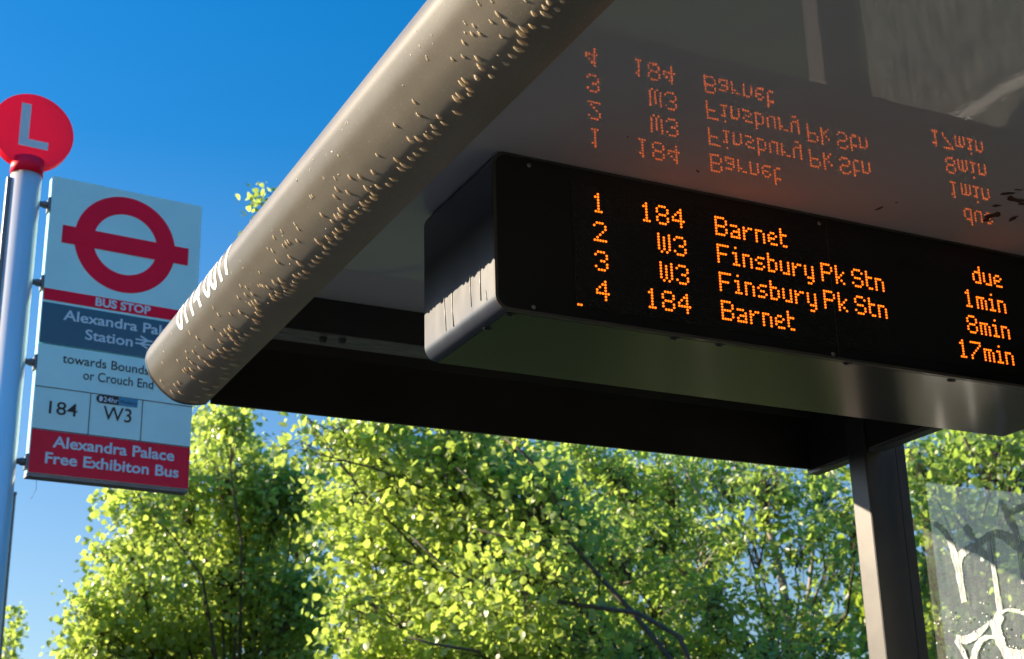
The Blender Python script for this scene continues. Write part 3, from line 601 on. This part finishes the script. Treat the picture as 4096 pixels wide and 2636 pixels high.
stext('lettering', 'W3', z2(702, 905), z2(896, 924), 58, M_ktext, tiles, 0.0016, 0.004)
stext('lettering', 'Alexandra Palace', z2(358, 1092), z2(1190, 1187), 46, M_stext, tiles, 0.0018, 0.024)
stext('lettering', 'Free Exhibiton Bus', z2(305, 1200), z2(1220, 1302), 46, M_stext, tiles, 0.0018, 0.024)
u0, v0 = onsign(*z2(660, 735)); u1, v1 = onsign(*z2(812, 796)); u2, v2 = onsign(*z2(940, 812))
hh = 0.0125; vm = (v0 + v1) / 2 + 0.001
pill = [(u0 + hh - hh * math.cos(t), vm + hh * math.sin(t)) for t in np.linspace(-math.pi / 2, math.pi / 2, 12)]
V = [spt(u, v, 0.0012) for u, v in [(u1, vm - hh)] + pill + [(u1, vm + hh)]]; mesh('night_badge', V, [tuple(range(len(V)))], M_ktext, tiles)
V = [spt(u0 + 0.012 + 0.007 * math.sin(t) * (0.55 if t > math.pi else 1), vm + 0.0085 * math.cos(t), 0.0016) for t in np.linspace(0, 2 * math.pi, 24)[:-1]]; mesh('moon_mark', V, [tuple(range(len(V)))], M_stext, tiles)
splate('weekend_badge', u1 + 0.0004, vm - hh, u2, vm + hh, M_cyan, 0.0012, tiles)
stext('lettering', '24hr', z2(706, 782), z2(808, 794), 21, M_stext, tiles, 0.0018, 0.018)
stext('lettering', 'Weekend', z2(820, 793), z2(934, 806), 14, M_ktext, tiles, 0.0018, 0.0)
# pole with channel, collar, request disc
PC = np.array([TL[0] - 0.0745, TL[1] + 0.012])
def cyl(name, c, r, z0, z1, mat, parent, n=28):
    bm = bmesh.new(); bmesh.ops.create_cone(bm, cap_ends=True, segments=n, radius1=r, radius2=r, depth=z1 - z0, matrix=Matrix.Translation((c[0], c[1], (z0 + z1) / 2)))
    o = bm_obj(name, bm, mat, parent, False)
    for p in o.data.polygons: p.use_smooth = len(p.vertices) == 4
    return o
zt = 1.930 + CZ
cyl('pole', PC, 0.0440, 0, zt + 0.03, M_alu, stop)
bm = bmesh.new(); add_box(bm, (PC[0] - 0.0545, PC[1] - 0.012, 0.0), (PC[0] - 0.042, PC[1] + 0.012, zt - 0.02), 0.002); bm_obj('pole_channel', bm, M_grey, stop)
col = cyl('red_collar', PC, 0.0470, zt - 0.005, zt + 0.045, M_red, stop)
dc = Vector((PC[0] + 0.004, PC[1], zt + 0.137)); dr = 0.1190
rot = Matrix((( E1[0], -NS[0], 0, 0), (E1[1], -NS[1], 0, 0), (0, 0, 1, 0), (0, 0, 0, 1)))
bm = bmesh.new(); r = bmesh.ops.create_cone(bm, cap_ends=True, segments=64, radius1=dr, radius2=dr, depth=0.034, matrix=Matrix.Translation(dc) @ rot @ Matrix.Rotation(math.radians(90), 4, 'X'))
disc = bm_obj('stop_letter_disc', bm, M_disc, stop)
for p in disc.data.polygons: p.use_smooth = len(p.vertices) == 4
disc.data.set_sharp_from_angle(angle=math.radians(40))
lo = Vector(NS) * 0.0182
def dpt(u, v): return dc + Vector(E1) * u + Vector((0, 0, v)) + lo
mesh('letter', [dpt(*q) for q in ((-.040, .083), (-.012, .083), (-.012, -.030), (.046, -.030), (.046, -.055), (-.040, -.055))], [(0, 5, 4, 3, 2, 1)], M_stext, disc)
for py in (475, 660, 848, 1082):
    u, v = onsign(200, py * 1.7117); z = TL[2] - v
    a = Vector((PC[0] + 0.03, PC[1], z)); b = Vector(spt(0.006, v, -0.018))
    br = tubes('bracket', [([a, a.lerp(b, .45), a.lerp(b, .5), b], [.0085, .0085, .011, .011])], M_grey, stop, 12)
    bm = bmesh.new(); add_box(bm, (b.x - 0.012, b.y - 0.020, z - 0.021), (b.x - 0.0055, b.y + 0.018, z + 0.021), 0.002); bm_obj('clamp_plate', bm, M_grey, br)
a = spt(0.030, PH + 0.010, -0.02); tubes('loose_thread', [([a, a + np.array([.002, 0, -.03]), a + np.array([-.008, 0, -.055]), a + np.array([-.015, 0, -.060])], [.0007] * 4)], M_grey, stop, 5)
seat_children(stop)

# slim dark pole behind the stop
bp = atd(20, 2400, 9.0); bt = atd(62, 1985, 9.0)
slim = empty('street_pole', (bt[0] - 0.03, bt[1], 0), 'slim grey street pole just behind the silver bus stop pole', 'pole')
bm = bmesh.new(); add_box(bm, (bt[0] - 0.050, bt[1] - 0.03, 0), (bt[0] - 0.0, bt[1] + 0.05, bt[2]), 0.008); bm_obj('shaft', bm, M_grey, slim)
bm = bmesh.new(); add_box(bm, (bt[0] - 0.053, bt[1] - 0.033, bt[2]), (bt[0] + 0.003, bt[1] + 0.053, bt[2] + 0.02), 0.004); bm_obj('cap', bm, M_grey, slim)
seat_children(slim)

# ------------------------------------------------------------------ trees
LEAF_LIME = (np.array([(0, 0, 0), (0, .35, .01), (0, .7, -.03), (0, 1, -.14), (-.38, .12, -.05), (-.47, .40, -.10), (-.27, .74, -.10), (.38, .12, -.05), (.47, .40, -.10), (.27, .74, -.10)]),
             [(0, 1, 5, 4), (1, 2, 6, 5), (2, 3, 6), (0, 7, 8, 1), (1, 8, 9, 2), (2, 9, 3)])
LEAF_LONG = (np.array([(0, 0, 0), (0, .5, .02), (0, 1, -.10), (-.17, .25, -.03), (-.20, .6, -.06), (.17, .25, -.03), (.20, .6, -.06)]),
             [(0, 1, 4, 3), (1, 2, 4), (0, 5, 6, 1), (1, 6, 2)])
def leaves(name, pos, size, mat, parent, leaf, rs, up=0.35, droop=0.7):
    n = len(pos); T, Fs = leaf
    d = rs.normal(size=(n, 3)); d[:, 2] = d[:, 2] * 0.7 - droop * 0.8; d /= np.linalg.norm(d, axis=1)[:, None]
    nn = rs.normal(size=(n, 3)); nn[:, 2] += up; nn -= (nn * d).sum(1)[:, None] * d; nn /= np.linalg.norm(nn, axis=1)[:, None]
    s = np.cross(d, nn); sz = size * rs.uniform(0.5, 1.45, n)
    curl = rs.uniform(0.3, 1.9, n)
    P = pos[:, None, :] + sz[:, None, None] * (s[:, None, :] * T[None, :, 0:1] + d[:, None, :] * T[None, :, 1:2] + nn[:, None, :] * (T[None, :, 2:3] * curl[:, None, None]))
    k = len(T); verts = P.reshape(-1, 3)
    me = bpy.data.meshes.new(name); me.vertices.add(len(verts)); me.vertices.foreach_set('co', verts.astype(np.float32).ravel())
    lens = np.array([len(f) for f in Fs]); idx = np.concatenate([np.array(f) for f in Fs])
    loops = (idx[None, :] + (np.arange(n) * k)[:, None]).ravel(); tot = np.tile(lens, n); start = np.r_[0, np.cumsum(tot)[:-1]]
    me.loops.add(len(loops)); me.loops.foreach_set('vertex_index', loops.astype(np.int32))
    me.polygons.add(len(tot)); me.polygons.foreach_set('loop_start', start.astype(np.int32))
    me.update(calc_edges=True); me.polygons.foreach_set('use_smooth', np.ones(len(tot), bool))
    at = me.attributes.new('tint', 'FLOAT', 'POINT'); at.data.foreach_set('value', np.repeat(np.clip(rs.beta(2, 2.2, n), 0, 1), k).astype(np.float32))
    me.validate()
    return link(name, me, mat, parent)
def tree(name, label, base, fork, blobs, leaf, lsize, mat, bark, per=900, twig_r=0.004, limbs=(), seed=1, sub=11, sig=0.10, trunk_r=0.16, group=None, pinnate=False, droop=0.7):
    """blobs: (x px, y px, range m, radius m, density); each becomes a limb ending in leafy sprays"""
    rs = np.random.default_rng(seed); root = empty(name, base, label, 'tree', group)
    base = Vector(base); fork = Vector(fork); pos = []; tw = []; lim = []
    tr = [(base, trunk_r)]
    for k in range(1, 7):
        t = k / 6; p = base.lerp(fork, t) + Vector((rs.normal() * 0.05, rs.normal() * 0.05, 0)) * (1 - t) ; tr.append((p, trunk_r * (1.0 - 0.5 * t)))
    tubes('trunk', [([p for p, r in tr], [r for p, r in tr])], bark, root, 10)
    for px, py, D, R, den in blobs:
        c = Vector(atd(px, py, D)); j = fork.lerp(c, 0.0)
        mid = fork.lerp(c, 0.55) + Vector((rs.normal(), rs.normal(), rs.normal() + 0.6)) * 0.12 * (c - fork).length * 0.5
        q = [fork, fork.lerp(mid, .5) + Vector(rs.normal(size=3)) * 0.04, mid, mid.lerp(c, .55) + Vector(rs.normal(size=3)) * 0.04, c]; l = (c - fork).length
        lim.append((q, [0.008 + 0.0045 * l, 0.006 + 0.0035 * l, 0.005 + 0.0022 * l, 0.005 + 0.0008 * l, 0.003]))
        ns = max(3, int(per * den * R ** 2 / sub))
        dirs = rs.normal(size=(ns, 3)); dirs /= np.linalg.norm(dirs, axis=1)[:, None]
        rad = R * rs.uniform(0.12, 1.0, ns) ** 0.5
        cc = np.array(c) + dirs * rad[:, None] * np.array([1, 1, 0.85])
        for i in range(ns):
            out = dirs[i] * 0.8 + np.array([0, 0, -0.45]); out /= np.linalg.norm(out)
            m = max(4, rs.poisson(sub)); tt = rs.uniform(-0.5, 1, m) ** 1
            if pinnate:
                side = np.where(rs.uniform(size=m) > .5, 1, -1); lat = np.cross(out, [0, 0, 1.0]); lat /= np.linalg.norm(lat) + 1e-6
                pos.append(cc[i] + out * (tt * sig * 2.0)[:, None] + lat * (side * sig * 0.10)[:, None] + rs.normal(size=(m, 3)) * sig * 0.35)
            else: pos.append(cc[i] + out * (tt * sig * 1.6)[:, None] + rs.normal(size=(m, 3)) * sig * 0.55)
            if i % 2 == 0:
                a = np.array(q[3].lerp(q[4], rs.uniform(0, 1))); b = cc[i] - out * sig; e = cc[i] + out * sig * 1.2
                mm = a * 0.45 + b * 0.55 + rs.normal(size=3) * 0.06; tw.append(([a, mm, b, e], [twig_r * 1.8, twig_r * 1.3, twig_r, twig_r * .5]))
    for l in lim: tubes('limb', [l], M_bark, root, 7)
    for l in limbs: tubes('limb', [l], bark, root, 7)
    cr = leaves('crown', np.concatenate(pos), lsize, mat, root, leaf, rs, droop=droop)
    V = []; F = []
    for p, r in tw:
        v, f = tube_data(p, r, 3, False, len(V)); V += v; F += f
    bm = bmesh.new(); bm.from_mesh(cr.data); vv = [bm.verts.new(v) for v in V]
    for f in F: bm.faces.new([vv[i] for i in f]).material_index = 1
    bm.to_mesh(cr.data); bm.free(); cr.data.materials.append(M_bark)
    seat_children(root); return root
def gnd(px, D): p = atd(px, 2600, D); return (float(p[0]), float(p[1]), 0.0)
K = 1.7117
def B(lst, D, mpx, dd=0.6, seed=0):          # blob centres given in 2393-wide pixels, radius in the same pixels
    rs = np.random.default_rng(seed); out = []
    for x, y, r, *d in lst:
        den = d[0] if d else 1.0
        out.append((x * K, y * K, D + rs.normal() * dd, r * mpx, den))
    return out
m13, m9, m11 = 13 / 3480, 9.5 / 3480, 11 / 3480
lf = atd(540 * K, 1780 * K, 13.2)
tree('lime_tree', 'left lime tree reaching past the red sign into open sky', gnd(520 * K, 13.2), lf,
     B([(490, 1000, 48, 1.8), (540, 985, 45, 1.8), (500, 1040, 40, 1.6), (520, 1110, 100), (610, 1140, 60), (575, 1060, 45), (330, 1185, 65), (262, 1158, 28), (400, 1150, 80), (410, 1260, 120), (300, 1300, 60), (232, 1278, 20), (250, 1300, 16), (330, 1400, 110), (205, 1415, 42), (165, 1418, 18), (215, 1462, 26), (255, 1530, 60), (420, 1490, 150), (540, 1330, 130), (600, 1230, 100), (640, 1420, 130), (660, 1060, 35), (655, 1160, 70), (330, 1530, 90), (640, 1530, 120), (700, 1250, 80), (700, 1130, 70), (710, 1400, 90), (280, 1400, 70), (240, 1490, 60), (190, 1500, 40), (370, 1240, 60), (180, 1545, 50)], 13, m13, 0.5, 3),
     LEAF_LIME, 0.049, M_lime, M_bark, per=8800, seed=11, sig=0.10, trunk_r=0.2)
cf_ = atd(1290 * K, 1660 * K, 10.2)
def zl(a, b): return (1000 + a / 1.3553, 1500 + b / 1.3553)
limbs = []
for pts, D, r0, r1 in (([(2600, 2100), (2330, 1600), (2060, 1270), (1900, 1100), (1740, 910), (1680, 740), (1610, 570), (1480, 420), (1380, 340)], 8.7, .018, .008), ([(1745, 915), (1560, 900), (1410, 885), (1210, 830)], 8.6, .010, .005), ([(1765, 955), (1600, 995), (1400, 1020)], 8.6, .009, .004),
                       ([(2600, 2100), (2330, 1420), (2100, 1290), (1700, 1235), (1400, 1165), (1270, 1130), (1130, 1100), (1000, 990), (880, 880)], 8.5, .017, .006), ([(1250, 1500), (1100, 1475), (980, 1455), (860, 1420)], 8.4, .010, .005), ([(1310, 660), (1220, 590), (1120, 500)], 8.8, .008, .004)):
    limbs.append(([Vector(atd(*zl(*p), D)) for p in pts], list(np.linspace(r0, r1, len(pts)))))
tree('lime_tree', 'middle lime tree with big bright leaves under the roof end', gnd(1500 * K, 10.6), atd(1500 * K, 1700 * K, 10.4),
     B([(725, 1000, 35), (700, 1050, 32), (780, 1010, 55), (850, 1040, 70), (800, 1160, 90), (900, 1130, 110), (1030, 1110, 120), (1150, 1120, 120), (860, 1290, 110), (980, 1280, 140), (1100, 1270, 140), (1250, 1180, 120), (820, 1420, 80), (940, 1430, 130), (1080, 1430, 140), (1220, 1370, 140), (1000, 1540, 120), (1150, 1540, 120), (1280, 1500, 120), (900, 1000, 90), (1050, 1010, 90), (1200, 1030, 90), (1340, 1250, 90), (860, 1530, 80), (606, 476, 8, 14.0)], 9.5, m9, 0.55, 5),
     LEAF_LIME, 0.046, M_lime, M_bark, per=7600, limbs=limbs, seed=23, sig=0.11, trunk_r=0.16)
pl = []
def zr(a, b): return (2300 + a / 1.645, 1700 + b / 1.645)
for pts, D, r0, r1 in (([(1450, 1560), (1400, 1280), (1370, 1050), (1300, 760), (1230, 520), (1200, 380), (1205, 200)], 12.0, .040, .022), ([(1235, 530), (1150, 420), (1080, 340), (1035, 240)], 11.5, .018, .010), ([(1480, 1300), (1540, 1100), (1570, 800), (1590, 600)], 12.5, .022, .012),
                       ([(680, 1500), (640, 1380), (590, 1290), (520, 1180)], 11.0, .022, .010), ([(700, 240), (780, 400), (920, 640), (1000, 740), (1080, 850)], 10.6, .008, .014), ([(810, 960), (900, 860), (980, 765)], 10.6, .010, .005), ([(320, 1050), (450, 990), (600, 900), (850, 880)], 10.5, .010, .005), ([(500, 1370), (620, 1480), (720, 1560)], 10.5, .012, .016), ([(1220, 1540), (1320, 1330), (1250, 1180)], 12.2, .018, .010), ([(820, 900), (850, 800), (870, 700)], 11.8, .016, .010)):
    pl.append(([Vector(atd(*zr(*p), D)) for p in pts], list(np.linspace(r0, r1, len(pts)))))
tree('robinia_tree', 'fine leaved tree with pale stems, left of the shelter post', gnd(1850 * K, 12), atd(1850 * K, 1640 * K, 12),
     B([(1430, 1120, 110), (1560, 1110, 100), (1680, 1130, 100, .8), (1800, 1130, 100, .8), (1920, 1150, 90, .8), (1400, 1290, 120), (1520, 1260, 110), (1640, 1270, 110, .8), (1760, 1280, 90, .55), (1880, 1290, 90, .6), (1960, 1330, 80, .7), (1400, 1440, 120), (1530, 1430, 120), (1660, 1420, 110, .8), (1790, 1430, 90, .5), (1900, 1450, 90, .6), (1500, 1540, 110), (1640, 1540, 110), (1800, 1540, 90, .6), (1930, 1540, 90, .7), (2000, 1200, 80), (1350, 1060, 70)], 11, m11, 0.7, 7),
     LEAF_LONG, 0.060, M_rob, M_pale_bark, per=7800, limbs=pl, seed=31, sig=0.11, sub=12, trunk_r=0.12, pinnate=True)
rl = []
for pts, D, r0, r1 in (([(980, 660), (920, 540), (870, 430), (840, 370)], 10.5, .016, .010), ([(1085, 680), (1090, 560), (1110, 420), (1120, 360)], 11, .016, .011), ([(960, 455), (1040, 480), (1160, 500)], 10.5, .008, .006)):
    rl.append(([Vector(atd(*zp2(*p), D)) for p in pts], list(np.linspace(r0, r1, len(pts)))))
tree('lime_tree', 'right hand tree seen over and through the glass pane', gnd(2330 * K, 11.5), atd(2300 * K, 1640 * K, 11.5),
     B([(2150, 1080, 80), (2240, 1050, 80), (2330, 1060, 80), (2400, 1120, 80), (2160, 1200, 70), (2260, 1210, 70, .8), (2360, 1220, 80), (2180, 1340, 80), (2300, 1350, 90), (2400, 1340, 80), (2180, 1480, 80), (2300, 1500, 90), (2400, 1480, 90), (2100, 1100, 60), (2110, 1400, 60), (2240, 980, 70), (2350, 960, 80), (2140, 1560, 80), (2440, 1020, 80)], 11, m11, 0.6, 9),
     LEAF_LIME, 0.048, M_rob, M_bark, per=6000, limbs=rl, seed=41, sig=0.11, trunk_r=0.14)
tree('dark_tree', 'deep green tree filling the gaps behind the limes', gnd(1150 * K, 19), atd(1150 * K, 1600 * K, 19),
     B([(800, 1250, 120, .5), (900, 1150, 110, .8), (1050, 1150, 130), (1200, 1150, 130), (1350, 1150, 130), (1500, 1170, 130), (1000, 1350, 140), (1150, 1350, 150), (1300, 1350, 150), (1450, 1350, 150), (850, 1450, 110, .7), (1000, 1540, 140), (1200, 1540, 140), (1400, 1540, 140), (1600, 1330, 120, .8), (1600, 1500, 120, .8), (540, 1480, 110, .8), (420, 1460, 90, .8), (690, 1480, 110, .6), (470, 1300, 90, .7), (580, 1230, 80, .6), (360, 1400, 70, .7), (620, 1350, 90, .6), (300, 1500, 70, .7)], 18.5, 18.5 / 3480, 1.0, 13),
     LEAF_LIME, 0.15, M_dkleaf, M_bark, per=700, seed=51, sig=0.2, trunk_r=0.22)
tree('dark_tree', 'dark green tree behind the shelter post and glass', gnd(2120 * K, 18), atd(2120 * K, 1600 * K, 18),
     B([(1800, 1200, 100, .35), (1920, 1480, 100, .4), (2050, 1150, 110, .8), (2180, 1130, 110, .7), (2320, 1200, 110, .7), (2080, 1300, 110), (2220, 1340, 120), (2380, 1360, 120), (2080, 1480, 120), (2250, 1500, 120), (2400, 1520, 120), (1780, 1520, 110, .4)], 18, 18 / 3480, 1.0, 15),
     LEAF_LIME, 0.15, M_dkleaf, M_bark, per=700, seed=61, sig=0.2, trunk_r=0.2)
tree('distant_tree', 'small far tree at the foot of the silver pole', gnd(10 * K, 34), atd(12 * K, 1560 * K, 34),
     B([(34, 1425, 7), (36, 1448, 6), (28, 1462, 7), (38, 1478, 7), (22, 1492, 8), (32, 1500, 6), (15, 1525, 14), (30, 1535, 8)], 34, 34 / 3480, 0.3, 17),
     LEAF_LIME, 0.11, M_lime, M_bark, per=420, seed=71, sig=0.14, sub=9, trunk_r=0.15)
tree('distant_tree', 'treetop just showing at the bottom edge below the flag', gnd(170 * K, 46), atd(170 * K, 1620 * K, 46),
     B([(165, 1552, 20), (205, 1556, 20), (120, 1562, 20), (240, 1562, 22)], 46, 46 / 3480, 0.4, 19),
     LEAF_LIME, 0.15, M_dkleaf, M_bark, per=160, seed=81, sig=0.16, sub=9, trunk_r=0.2)
# hedge behind the shelter: too low for the picture itself, mirrored in the underside of the board
rs = np.random.default_rng(5); n = 9000; t = rs.uniform(0, 1, n); q = rs.normal(size=(n, 3)); q /= np.linalg.norm(q, axis=1)[:, None]
P = np.array([3.7, 5.2, 0.80]) + t[:, None] * np.array([4.2, -1.2, 0]) + q * rs.uniform(0.6, 1, n)[:, None] * np.array([0.6, 0.6, 0.95])
hedge = leaves('hedge', P, 0.085, M_hedge, None, LEAF_LIME, rs); hedge['label'] = 'low green hedge on the grass behind the shelter'; hedge['category'] = 'hedge'
# unseen wood mirrored in glass and paint, partly added to darken the post
rs = np.random.default_rng(99); P = []
for k in range(110):
    if k < 60: ang = math.radians(-12 - 78 * rs.uniform()); D = rs.uniform(22, 32); h = D * math.tan(math.radians(rs.uniform(3.5, 7.0)))
    else: ang = math.radians(66 + 74 * rs.uniform()); D = rs.uniform(10, 17); h = D * math.tan(math.radians(rs.uniform(18, 32)))  # second group added beyond the shelter to darken the post's reflection
    c = np.array([math.sin(ang) * D, math.cos(ang) * D, h * 0.5 + 1.0]); q = rs.normal(size=(420, 3)); q /= np.linalg.norm(q, axis=1)[:, None]
    P.append(c + q * rs.uniform(.5, 1, 420)[:, None] * np.array([1.9, 1.9, h * 0.55]))
o = leaves('unseen_wood', np.concatenate(P), 0.5, M_wood, None, LEAF_LIME, rs); o['kind'] = 'stuff'; o['label'] = 'unseen wood across the road, with trees added behind the shelter to darken the post'
